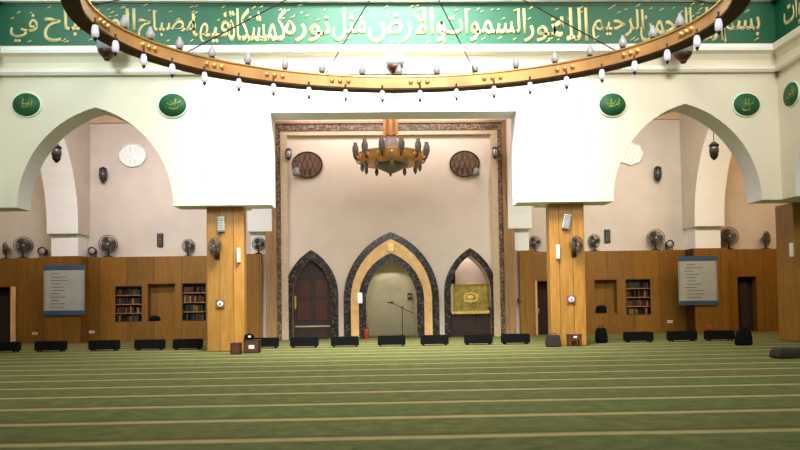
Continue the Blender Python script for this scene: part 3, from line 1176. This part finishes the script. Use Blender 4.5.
# ------------------------------------------------------------------ fans
def make_fan(label, name='pedestal_fan', standing=True):
    t = thing(name, label, 'fan', (0, 0, 0), 0, 'fans on the wainscot ledge')
    hz = .48
    MB().lathe([(.17, 0), (.17, .03), (.06, .06), (.04, .1)], (0, 0, 0), W['dark'], 18).build('base', None, t)
    MB().tube([(0, 0, .08), (0, .03, hz)], .03, W['dark'], 8).build('stem', None, t)
    MB().lathe([(.03, .2), (.08, .17), (.09, .02), (.05, 0)], (0, 0, hz), W['grey'], 14, 'y').build('motor', None, t)
    q = MB()
    for y, r in ((-.02, .33), (-.07, .33), (-.12, .24), (-.13, .14), (.03, .24)):
        q.tube([(r * math.cos(2 * PI * k / 28), y, hz + r * math.sin(2 * PI * k / 28)) for k in range(28)], .009, W['wire'], 5, closed=True)
    for k in range(24):
        a = 2 * PI * k / 24
        c, s = math.cos(a), math.sin(a)
        q.tube([(.05 * c, -.14, hz + .05 * s), (.22 * c, -.13, hz + .22 * s), (.33 * c, -.05, hz + .33 * s), (.2 * c, .03, hz + .2 * s), (.06 * c, .04, hz + .06 * s)], .007, W['wire'], 4)
    q.build('cage', None, t)
    for k in range(3):
        a0 = 2 * PI * k / 3
        q = MB()
        pts = []
        vs = []
        for i in range(6):
            r = .06 + .22 * i / 5
            wd = .35 + .25 * math.sin(PI * i / 5)
            vs.append([q.bm.verts.new((r * math.cos(a0 + s * wd), -.05 + .03 * s, hz + r * math.sin(a0 + s * wd))) for s in (-1, 0, 1)])
        for A, B in zip(vs, vs[1:]):
            for j in range(2):
                q.bm.faces.new((A[j], A[j + 1], B[j + 1], B[j]))
        bmesh.ops.solidify(q.bm, geom=q.bm.faces[:], thickness=.008)
        q.build('blade', plain('smoky_blade', srgb(92, 88, 80), .4), t)
    MB().lathe([(.05, -.145), (.05, -.13)], (0, 0, hz), W['silver'], 14, 'y').build('hub_cap', None, t)
    return t


fan0 = make_fan('pedestal fan on the ledge just right of the leftmost white pier')
p = at(108.5, 256, YW + .2)
fan0.location = (p.x, YW + .2, ZW)
fan0.rotation_euler = (0, 0, .1)
fan0.scale = (1.28,) * 3
for px, rz, s_, lb in ((23, .55, 1.25, 'pedestal fan on the ledge over the left doorway, left of the white pier'),
                       (6, -1.0, .95, 'pedestal fan at the far left end of the ledge'),
                       (188, .8, 1.0, 'pedestal fan on the ledge just left of the left wooden column'),
                       (656, -.2, 1.25, 'pedestal fan on the ledge just left of the rightmost white pier'),
                       (595, -.9, 1.0, 'low pedestal fan on the ledge just right of the right wooden column'),
                       (729, -.15, 1.32, 'pedestal fan on the ledge just right of the rightmost white pier'),
                       (766, .7, 1.05, 'pedestal fan on the ledge at the far right beside the corner pier')):
    p = at(px, 254, YW + .2)
    copy_tree(fan0, lb, (p.x, YW + .2, ZW), rz, s_)
for px, rz, s_, lb in ((258.5, .5, .95, 'pedestal fan on the ledge between the left wooden column and the mihrab frame'),
                       (535, -.3, .95, 'pedestal fan on the ledge between the mihrab frame and the right wooden column')):
    yy = YP + .12 if px < 400 else YW + .2
    p = at(px, 254, yy)
    copy_tree(fan0, lb, (p.x, yy, ZW), rz, s_)


def column_fan(px, py, rz, lb):
    Y = 25.9
    p = at(px, py, Y)
    t = thing('wall_fan', lb, 'fan', (p.x, Y, p.z), 0, 'fans mounted on the wooden columns')
    for ch in list(fan0.children):
        n_ = ch.name.split('.')[0]
        if n_ in ('base', 'stem'):
            continue
        c = ch.copy()
        COL.objects.link(c)
        c.parent = t
        c.rotation_euler = (0, 0, rz)
        c.location = (.0, -.27, -.42)
        c.scale = (.88,) * 3
    MB().box(-.09, .09, -.03, 0, -.42, -.18, W['dbrass'], .01).build('wall_plate', None, t)
    MB().tube([(0, -.02, -.4), (0, -.12, -.3), (-.01, -.2, -.1), (0, -.27, 0)], .04, W['dbrass'], 8).build('arm', None, t)
    return t


column_fan(217.5, 247, -.5, 'fan mounted on the front of the left wooden column')
column_fan(573.5, 245, .5, 'fan mounted on the front of the right wooden column')


def wall_box(name, label, cat, px, py, Y, w, h, m, trim, detail='grille', tilt=0.):
    p = at(px, py, Y)
    t = thing(name, label, cat, (p.x, Y, p.z))
    t.rotation_euler = (0, tilt, 0)
    MB().box(-w / 2, w / 2, -.12, 0, -h / 2, h / 2, m, .03).build('body', None, t)
    q = MB()
    n = max(3, int(h / .08))
    for k in range(n):
        z = -h * .4 + h * .8 * k / (n - 1)
        q.box(-w * .36, w * .36, -.128, -.118, z - .012, z + .012, trim)
    q.build(detail, None, t)
    return t


wall_box('wall_speaker', 'silver box speaker near the top of the left wooden column', 'speaker', 221.5, 224.5, 25.9, .24, .52, W['silver'], W['grey'])
wall_box('wall_speaker', 'silver box speaker near the top of the right wooden column', 'speaker', 566, 222, 25.9, .26, .52, W['silver'], W['grey'], tilt=.18)
wall_box('strip_light', 'narrow white upright light fitting on the left wooden column', 'light', 239, 255.5, 25.9, .12, .5, W['ivory'], W['frost'], 'diffuser')
wall_box('strip_light', 'narrow white upright light fitting on the right wooden column', 'light', 557.5, 252, 25.9, .12, .5, W['ivory'], W['frost'], 'diffuser')
wall_box('strip_light', 'narrow white upright light fitting on the right corner pier', 'light', 790.5, 250, 26.2, .12, .5, W['ivory'], W['frost'], 'diffuser')
wall_box('wall_speaker', 'dark loudspeaker on the back wall above the ledge, left of the left column', 'speaker', 160.5, 240, YB, .28, .62, W['dark'], W['grey'])
wall_box('wall_speaker', 'dark loudspeaker on the back wall above the ledge, right of the right column', 'speaker', 607, 236, YB, .28, .62, W['dark'], W['grey'])


def dial(px, py, label):
    p = at(px, py, 25.9)
    t = thing('wall_dial', label, 'wall fitting', (p.x, 25.9, p.z))
    MB().box(-.15, .15, -.05, 0, -.15, .15, plain('bronze_plate', srgb(120, 84, 60), .5), .02).build('plate', None, t)
    MB().lathe([(.1, -.05), (.1, -.08), (.08, -.09), (.02, -.09)], (0, 0, 0), W['ivory'], 20, 'y').build('dial_face', None, t)
    MB().lathe([(.035, -.09), (.03, -.11)], (0, 0, 0), W['dark'], 12, 'y').build('knob', None, t)


dial(220.5, 304, 'small white round fitting at mid height on the left wooden column')
dial(571, 299.5, 'small white round fitting at mid height on the right wooden column')


def socket(px, py, label, Y=YW):
    p = at(px, py, Y)
    t = thing('wall_socket', label, 'socket', (p.x, Y, p.z))
    MB().box(-.12, .12, -.02, 0, -.06, .06, W['ivory'], .008).build('plate', None, t)
    MB().box(-.07, .07, -.026, -.018, -.02, .02, W['grey']).build('outlet', None, t)


socket(35, 333.5, 'small white socket low on the panelling, under the left notice board', YP if False else YW)
socket(92, 332, 'small white socket low on the panelling, right of the left notice board')
socket(670, 321.5, 'small white socket low on the panelling, left of the right notice board')
p = at(519, 300, YP)
t = thing('coat_hook', 'small dark hook with a pale tip on the panelling right of the mihrab frame', 'hook', (p.x, YP, p.z))
MB().box(-.1, .1, -.03, 0, -.09, .09, W['dwood'], .01).build('plate', None, t)
MB().tube([(0, -.03, 0), (.05, -.1, -.02), (.08, -.1, .06)], .025, W['ivory'], 6).build('peg', None, t)


# ------------------------------------------------------------------ notice boards
def board(label, r, lines, Y):
    x0, x1, z0, z1 = r
    cx_, w = (x0 + x1) / 2, x1 - x0
    h = z1 - z0
    t = thing('notice_board', label, 'notice board', (cx_, Y, z0))
    MB().box(-w / 2, w / 2, -.06, 0, 0, h, W['silver'], .015).build('frame', None, t)
    MB().box(-w / 2 + .09, w / 2 - .09, -.075, -.055, .18, h - .22, W['board']).build('sheet', None, t)
    MB().box(-w / 2, w / 2, -.08, -.055, h - .24, h, W['bluestrip']).build('header_strip', None, t)
    MB().box(-w / 2, w / 2, -.08, -.055, 0, .2, W['bluestrip']).build('footer_strip', None, t)
    q = MB()
    rr = random.Random(lines)
    for k in range(11):
        z = .34 + (h - .75) * k / 10
        a = -w / 2 + .25 + rr.uniform(0, .15)
        b = a + rr.uniform(.3, .75) * (w - .7)
        q.box(a, b, -.079, -.074, z, z + .03, W['ink'])
    q.build('print', None, t)


board('grey notice board with blue strips on the left panelled pier', rect(44, 265, 85, 315, YP), 3, YP)
board('grey notice board with blue strips on the right panelled pier', rect(678, 256, 717, 305, YP), 5, YP)


# ------------------------------------------------------------------ bookshelves
def bookcase(hole, label, blabel, group, seed):
    x0, x1, z0, z1 = hole
    w, h = x1 - x0, z1 - z0
    t = thing('bookcase', label, 'bookcase', ((x0 + x1) / 2, YW + .02, z0))
    D = .36
    e = .035
    q = MB()
    q.box(-w / 2, -w / 2 + e, 0, D, 0, h)
    q.box(w / 2 - e, w / 2, 0, D, 0, h)
    q.box(-w / 2, w / 2, 0, D, h - e, h)
    q.box(-w / 2, w / 2, 0, D, 0, e)
    q.box(-w / 2, w / 2, D - .02, D, 0, h)
    q.build('case', W['dwood'], t)
    rr = random.Random(seed)
    for k in range(4):
        zz = e if k == 0 else h * k / 4
        if k:
            MB().box(-w / 2 + e, w / 2 - e, .0, D - .02, zz - .04, zz, plain('pale_shelf_wood', srgb(158, 104, 52), .5)).build('shelf', None, t)
        x = -w / 2 + e + .03
        while x < w / 2 - e - .14:
            bw = rr.uniform(.07, .13)
            bh = rr.uniform(.6, .82) * (h / 4 - .05)
            if rr.random() < .12:
                x += rr.uniform(.08, .2)
                continue
            q = MB()
            bm_ = rr.choice(BOOKS)
            q.box(0, bw, 0, .012, 0, bh, bm_)
            q.box(0, .01, 0, .2, 0, bh, bm_)
            q.box(bw - .01, bw, 0, .2, 0, bh, bm_)
            q.box(.01, bw - .01, .012, .19, .01, bh - .01, W['paper'])
            o = q.build('book', None, None, ((x0 + x1) / 2 + x, YW + .07, z0 + zz + .001))
            tag(o, blabel, 'book', group)
            x += bw + .012
    return t


bookcase(sh1, 'built-in four-tier bookcase in the panelling right of the left notice board', 'small bound book in the bookcase right of the left notice board', 'books in the left bookcase', 1)
bookcase(sh2, 'built-in four-tier bookcase in the panelling half behind the left wooden column', 'small bound book in the bookcase beside the left wooden column', 'books in the bookcase by the left column', 2)
bookcase(sh3, 'built-in four-tier bookcase in the panelling left of the right notice board', 'small bound book in the bookcase left of the right notice board', 'books in the right bookcase', 3)


# bags in the niches
def bag(name, label, loc, w, d, h, m, rz=0, strap=True, cat='bag'):
    t = thing(name, label, cat, loc, rz)
    q = MB()
    q.box(-w / 2, w / 2, -d / 2, d / 2, 0, h, m, min(w, d, h) * .28)
    bmesh.ops.subdivide_edges(q.bm, edges=q.bm.edges[:], cuts=1, use_grid_fill=True)
    rr = random.Random(int(w * 1000))
    for v in q.bm.verts:
        k = v.co.z / h
        v.co.x *= 1 - .18 * k * k
        v.co.y *= 1 - .15 * k
        if v.co.z > .02:
            v.co += Vector((rr.uniform(-.02, .02), rr.uniform(-.02, .02), rr.uniform(-.03, .02))) * min(1, h * 2)
    for f in q.bm.faces:
        f.smooth = True
    q.build('body', None, t)
    if strap:
        MB().tube([(-w * .2, 0, h * .9), (-w * .15, 0, h * 1.12), (w * .15, 0, h * 1.12), (w * .2, 0, h * .9)], .018, m, 6).build('strap', None, t)
    return t


p = at(155, 318, YW + .2)
bag('small_bag', 'small black bag lying in the niche left of the left column', (p.x, YW + .2, ni1[2] + .042), .5, .22, .22, W['black'])
p = at(601.5, 311, YW + .2)
bag('small_bag', 'black bag in the niche right of the right column', (p.x, YW + .2, ni2[2] + .042), .5, .22, .34, W['black'])


# ------------------------------------------------------------------ row of low black benches
def bench(w):
    t = thing('floor_bench', '', 'bench', (0, 0, 0), 0, 'row of low black benches across the carpet')
    MB().box(-w / 2, w / 2, -.2, .2, .05, .35, W['black'], .015).build('body', None, t)
    MB().box(-w / 2 + .02, w / 2 - .02, -.19, .19, .335, .38, plain('black_pad', srgb(11, 11, 11), .95, spec=.1), .015).build('pad', None, t)
    for sx in (-1, 1):
        for sy in (-1, 1):
            MB().box(sx * (w / 2 - .1) - .03, sx * (w / 2 - .1) + .03, sy * .14 - .03, sy * .14 + .03, 0, .075, W['black']).build('foot', None, t)
    return t


b0 = None
YBN = 27.7
for px0, px1, lb in ((-9, 18, 'low black bench at the far left edge, before the left doorway'),
                     (37, 65, 'low black bench on the carpet in front of the left notice board'),
                     (90, 119, 'low black bench on the carpet below the left bookcase'),
                     (137, 163, 'low black bench below the left empty niche'),
                     (173, 203, 'low black bench touching the left side of the left wooden column'),
                     (251, 278, 'low black bench between the left wooden column and the walnut arched door'),
                     (292, 317, 'low black bench in front of the walnut arched door'),
                     (333, 357, 'low black bench in front of the left foot of the mihrab arch'),
                     (379, 404, 'low black bench in front of the centre of the mihrab niche'),
                     (422, 447, 'low black bench in front of the right foot of the mihrab arch'),
                     (466, 491, 'low black bench in front of the pulpit arch'),
                     (503, 528, 'low black bench right of the pulpit, before the mihrab frame'),
                     (626, 651, 'low black bench below the right bookcase'),
                     (670, 694, 'low black bench in front of the right notice board'),
                     (706, 733, 'low black bench left of the right-hand dark door')):
    a, b = at(px0, 345, YBN), at(px1, 345, YBN)
    cxm = (a.x + b.x) / 2
    if b0 is None:
        b0 = bench(1.02)
        b0['label'] = lb
        b0.location = (cxm, YBN, 0)
    else:
        copy_tree(b0, lb, (cxm, YBN, 0))


# ------------------------------------------------------------------ things on the carpet
def crate(label, px, py, w, d, h, rz=0, mark=False):
    p = onfloor(px, py)
    t = thing('wooden_box', label, 'box', (p.x, p.y + d / 2, 0), rz)
    q = MB()
    e = .025
    q.box(-w / 2, w / 2, -d / 2, -d / 2 + e, 0, h)
    q.box(-w / 2, w / 2, d / 2 - e, d / 2, 0, h)
    q.box(-w / 2, -w / 2 + e, -d / 2, d / 2, 0, h)
    q.box(w / 2 - e, w / 2, -d / 2, d / 2, 0, h)
    q.box(-w / 2, w / 2, -d / 2, d / 2, 0, e)
    q.build('body', W['redwood'], t)
    MB().box(-w / 2 - .015, w / 2 + .015, -d / 2 - .015, d / 2 + .015, h, h + .03, W['dwood'], .008).build('lid', None, t)
    if mark:
        MB().box(-.09, .09, -d / 2 - .012, -d / 2, h * .35, h * .65, W['ivory'], .005).build('white_tag', None, t)
    return t


crate('small red-brown wooden box at the right foot of the left column', 235.5, 354.5, .32, .3, .34)
c2 = crate('larger red-brown wooden box with a white tag beside the left column', 251.5, 353, .52, .36, .40, 0, True)
t = thing('prayer_cap', 'round black cap with a white patch resting on the larger wooden box', 'cap', (c2.location.x - .1, c2.location.y, .431))
MB().lathe([(.17, 0), (.18, .06), (.16, .14), (.1, .19), (.02, .21)], (0, 0, 0), W['black'], 18).build('crown', None, t)
MB().ball((.03, -.15, .1), .05, W['ivory'], 1, .6, .8).build('white_patch', None, t)
# bench-like low stand with arched front at the right column
p = onfloor(577.5, 347)
t = thing('book_stand', 'low red-brown stand with arched front at the foot of the right column', 'stand', (p.x, 25.5, 0))
q = MB()
q.prism([(-.22, 0), (-.22, .4), (.22, .4), (.22, 0), (.14, 0)] + list(reversed(arch(0, .14, .14, .16)))[1:-1] + [(-.14, 0)], -.03, .03, W['redwood'])
q.build('front_panel', None, t)
for sx in (-1, 1):
    MB().box(sx * .22, sx * .17, .03, .28, 0, .38, W['redwood']).build('side_panel', None, t)
MB().box(-.24, .24, -.05, .3, .38, .42, W['redwood'], .01).build('top', None, t)
MB().box(-.06, .06, -.04, -.028, .3, .36, W['ivory']).build('white_tag', None, t)
p = Vector((onfloor(549, 346).x, 25.45, 0))
bag('rucksack', 'dark bag slumped against the left foot of the right column', (p.x, p.y + .0, 0), .5, .3, .42, plain('dark_brown_canvas', srgb(44, 30, 24), .9))
p = onfloor(598, 342.5)
bag('rucksack', 'tall black bag standing just right of the right column', (p.x, 27.4, 0), .42, .34, .55, W['black'])
p = onfloor(746, 345.5)
bag('rucksack', 'black bag standing alone on the carpet before the right-hand dark door', (p.x, p.y + .15, 0), .5, .36, .52, W['black'])
p = at(704.5, 328, YBN)
t = bag('small_bag', 'small red bag on the black bench left of the right-hand door', (at(706.5, 330, YBN).x + .12, YBN, .381), .24, .2, .2, plain('red_canvas', srgb(130, 34, 22), .8))
p = onfloor(793, 358.5)
bag('bundle', 'dark olive cloth bundle lying on the carpet at the right edge', (p.x + .08, p.y + .2, 0), 1.0, .5, .27, W['dkolive'], .1, strap=False, cat='cloth bundle')
p = onfloor(783, 340.5)
t = bag('rucksack', 'dark bag at the foot of the right corner pier', (p.x - .05, 21.9 - 1.6, 0), .36, .3, .4, W['black']) if False else None
p = at(366.5, 336, YM - .7)
t = thing('fire_extinguisher', 'small red cylinder standing at the left side of the mihrab niche', 'fire extinguisher', (p.x, YM - .55, 0))
MB().lathe([(.085, 0), (.09, .02), (.09, .34), (.06, .42), (.03, .45)], (0, 0, 0), W['red'], 16).build('cylinder', None, t)
MB().lathe([(.03, .44), (.03, .5), (.015, .52)], (0, 0, 0), W['dark'], 10).build('valve', None, t)
MB().tube([(.02, -.02, .49), (.1, -.05, .46), (.11, -.06, .25)], .012, W['black'], 6).build('hose', None, t)
# microphone on its boom stand
p = at(402.5, 336, 33.7)
t = thing('microphone_stand', 'black microphone boom stand in front of the mihrab niche', 'microphone stand', (p.x, 33.7, 0))
z = at(402.5, 307, 33.7).z
for k in range(3):
    a = 2 * PI * k / 3 + .5
    MB().tube([(0, 0, .18), (.32 * math.cos(a), .32 * math.sin(a), .015)], .014, W['dark'], 6).build('leg', None, t)
MB().tube([(0, 0, .12), (0, 0, z)], .016, W['dark'], 8).build('pole', None, t)
e0, e1 = at(391, 302.5, 33.7), at(413.5, 313.5, 33.7)
MB().tube([(e0.x - p.x, 0, e0.z), (e1.x - p.x, 0, e1.z)], .014, W['dark'], 8).build('boom', None, t)
MB().lathe([(.02, -.12), (.025, .02), (.045, .05), (.045, .1), (.02, .13)], (e0.x - p.x - .04, 0, e0.z), W['dark'], 12, 'x').build('microphone', None, t)
MB().ball((0, 0, z), .035, W['dark']).build('clutch', None, t)
p = at(409.5, 296.5, YM + .95)
t = thing('niche_speaker', 'small dark speaker on the right inside wall of the mihrab niche', 'speaker', (p.x, YM + .95, p.z))
MB().box(-.1, .1, -.1, .06, -.16, .16, W['dark'], .02).build('body', None, t)
MB().tube([(.0, .06, 0), (.02, .16, 0)], .03, W['dark'], 8).build('bracket', None, t)
MB().lathe([(.07, -.1), (.07, -.115)], (0, 0, 0), W['grey'], 14, 'y').build('cone', None, t)
# bright white glowing panel on the mosaic of the niche
p = at(360, 298, YM - .125)
t = thing('niche_bright_panel', 'white glowing panel on the left mosaic band of the mihrab', 'lamp', (p.x, YM - .125, p.z))
MB().box(-.08, .08, -.03, 0, -.25, .25, W['silver'], .01).build('back_plate', None, t)
MB().box(-.11, .11, -.1, -.03, -.24, .24, plain('glowing_white_panel', (1, .98, .95), .4, vary=0, emit=.35), .03).build('diffuser', None, t)


# ------------------------------------------------------------------ lights
def area(name, loc, target, size, power, col, sy=None):
    l = bpy.data.lights.new(name, 'AREA')
    l.shape = 'RECTANGLE'
    l.size = size
    l.size_y = sy or size
    l.energy = power
    l.color = col
    o = bpy.data.objects.new(name, l)
    COL.objects.link(o)
    o.location = loc
    o.rotation_euler = (Vector(target) - Vector(loc)).to_track_quat('-Z', 'Y').to_euler()
    return o


def spread(o, deg):
    o.data.spread = math.radians(deg)
    return o


# daylight from the dome drum over the nave, then unseen side lights
area('dome_daylight', (XC, 16, 20), (XC, 16, 0), 10, 2300, (1, .98, .9))
spread(area('drum_window_light', (XC, 17.5, 17), (XC, YA, 7.0), 5, 1650, (1, 1, .98)), 70)
spread(area('left_fluorescent_light', (-12, 9, 14), (-10, YA, 8.5), 4, 820, (.84, 1, .97)), 100)  # unseen greenish fluorescent light over the left side, no window
spread(area('right_warm_light', (13, 9, 14), (11.5, YA, 8.5), 4, 680, (1, .95, .84)), 100)  # unseen warm light over the right side, no window
# lamps in the bays, plus added fill lights
area('mihrab_bay_lamp', (XC, 33.0, ZC - .2), (XC, 34.2, 0), 9, 330, (1, .9, .84), 1)
area('opening_lamp', (XC, 28.2, ZC - .2), (XC, YM, 1), 5, 110, (1, .94, .88), 1)
area('niche_fill_light', (XC, YM + .75, 3.0), (XC, YM + 1.2, 0), .5, 16, (1, .95, .84))  # added fill, no fixture, brightens the inside of the niche
spread(area('ring_fill_light', (XC, 1, 12.5), (XC, 12.5, 5.6), 6, 480, (1, .97, .9)), 60)  # added fill, no window there, brightens the ring's inner face
spread(area('left_bay_lamp', (XC - 10.2, 27.6, ZC - .4), (XC - 10.2, YB, 6), 6, 335, (1, .93, .97), 1), 110)
spread(area('right_bay_lamp', (XC + 10.2, 27.6, ZC - .4), (XC + 10.2, YB, 6), 6, 335, (1, .93, .83), 1), 110)
area('outer_left_bay_lamp', (XC - 18.3, 28, ZC - .4), (XC - 18.3, YB, 5), 3, 320, (1, .86, .66))
area('outer_right_bay_lamp', (XC + 18.3, 28, ZC - .4), (XC + 18.3, YB, 5), 4, 520, (1, .68, .36))
area('pulpit_fill_light', (XC + AX, YB + .6, 4.55), (XC + AX, YB + .6, 0), .8, 26, (1, .88, .8))  # added fill, no fixture, brightens the wall behind the pulpit
w = bpy.data.worlds.new('hall_ambience')
w.use_nodes = True
w.node_tree.nodes['Background'].inputs[0].default_value = (.92, .96, .9, 1)
w.node_tree.nodes['Background'].inputs[1].default_value = .16
SC.world = w
SC.view_settings.view_transform = 'Standard'
SC.view_settings.look = 'None'
SC.view_settings.gamma = 1
SC.view_settings.use_curve_mapping = False
SC.view_settings.exposure = 0
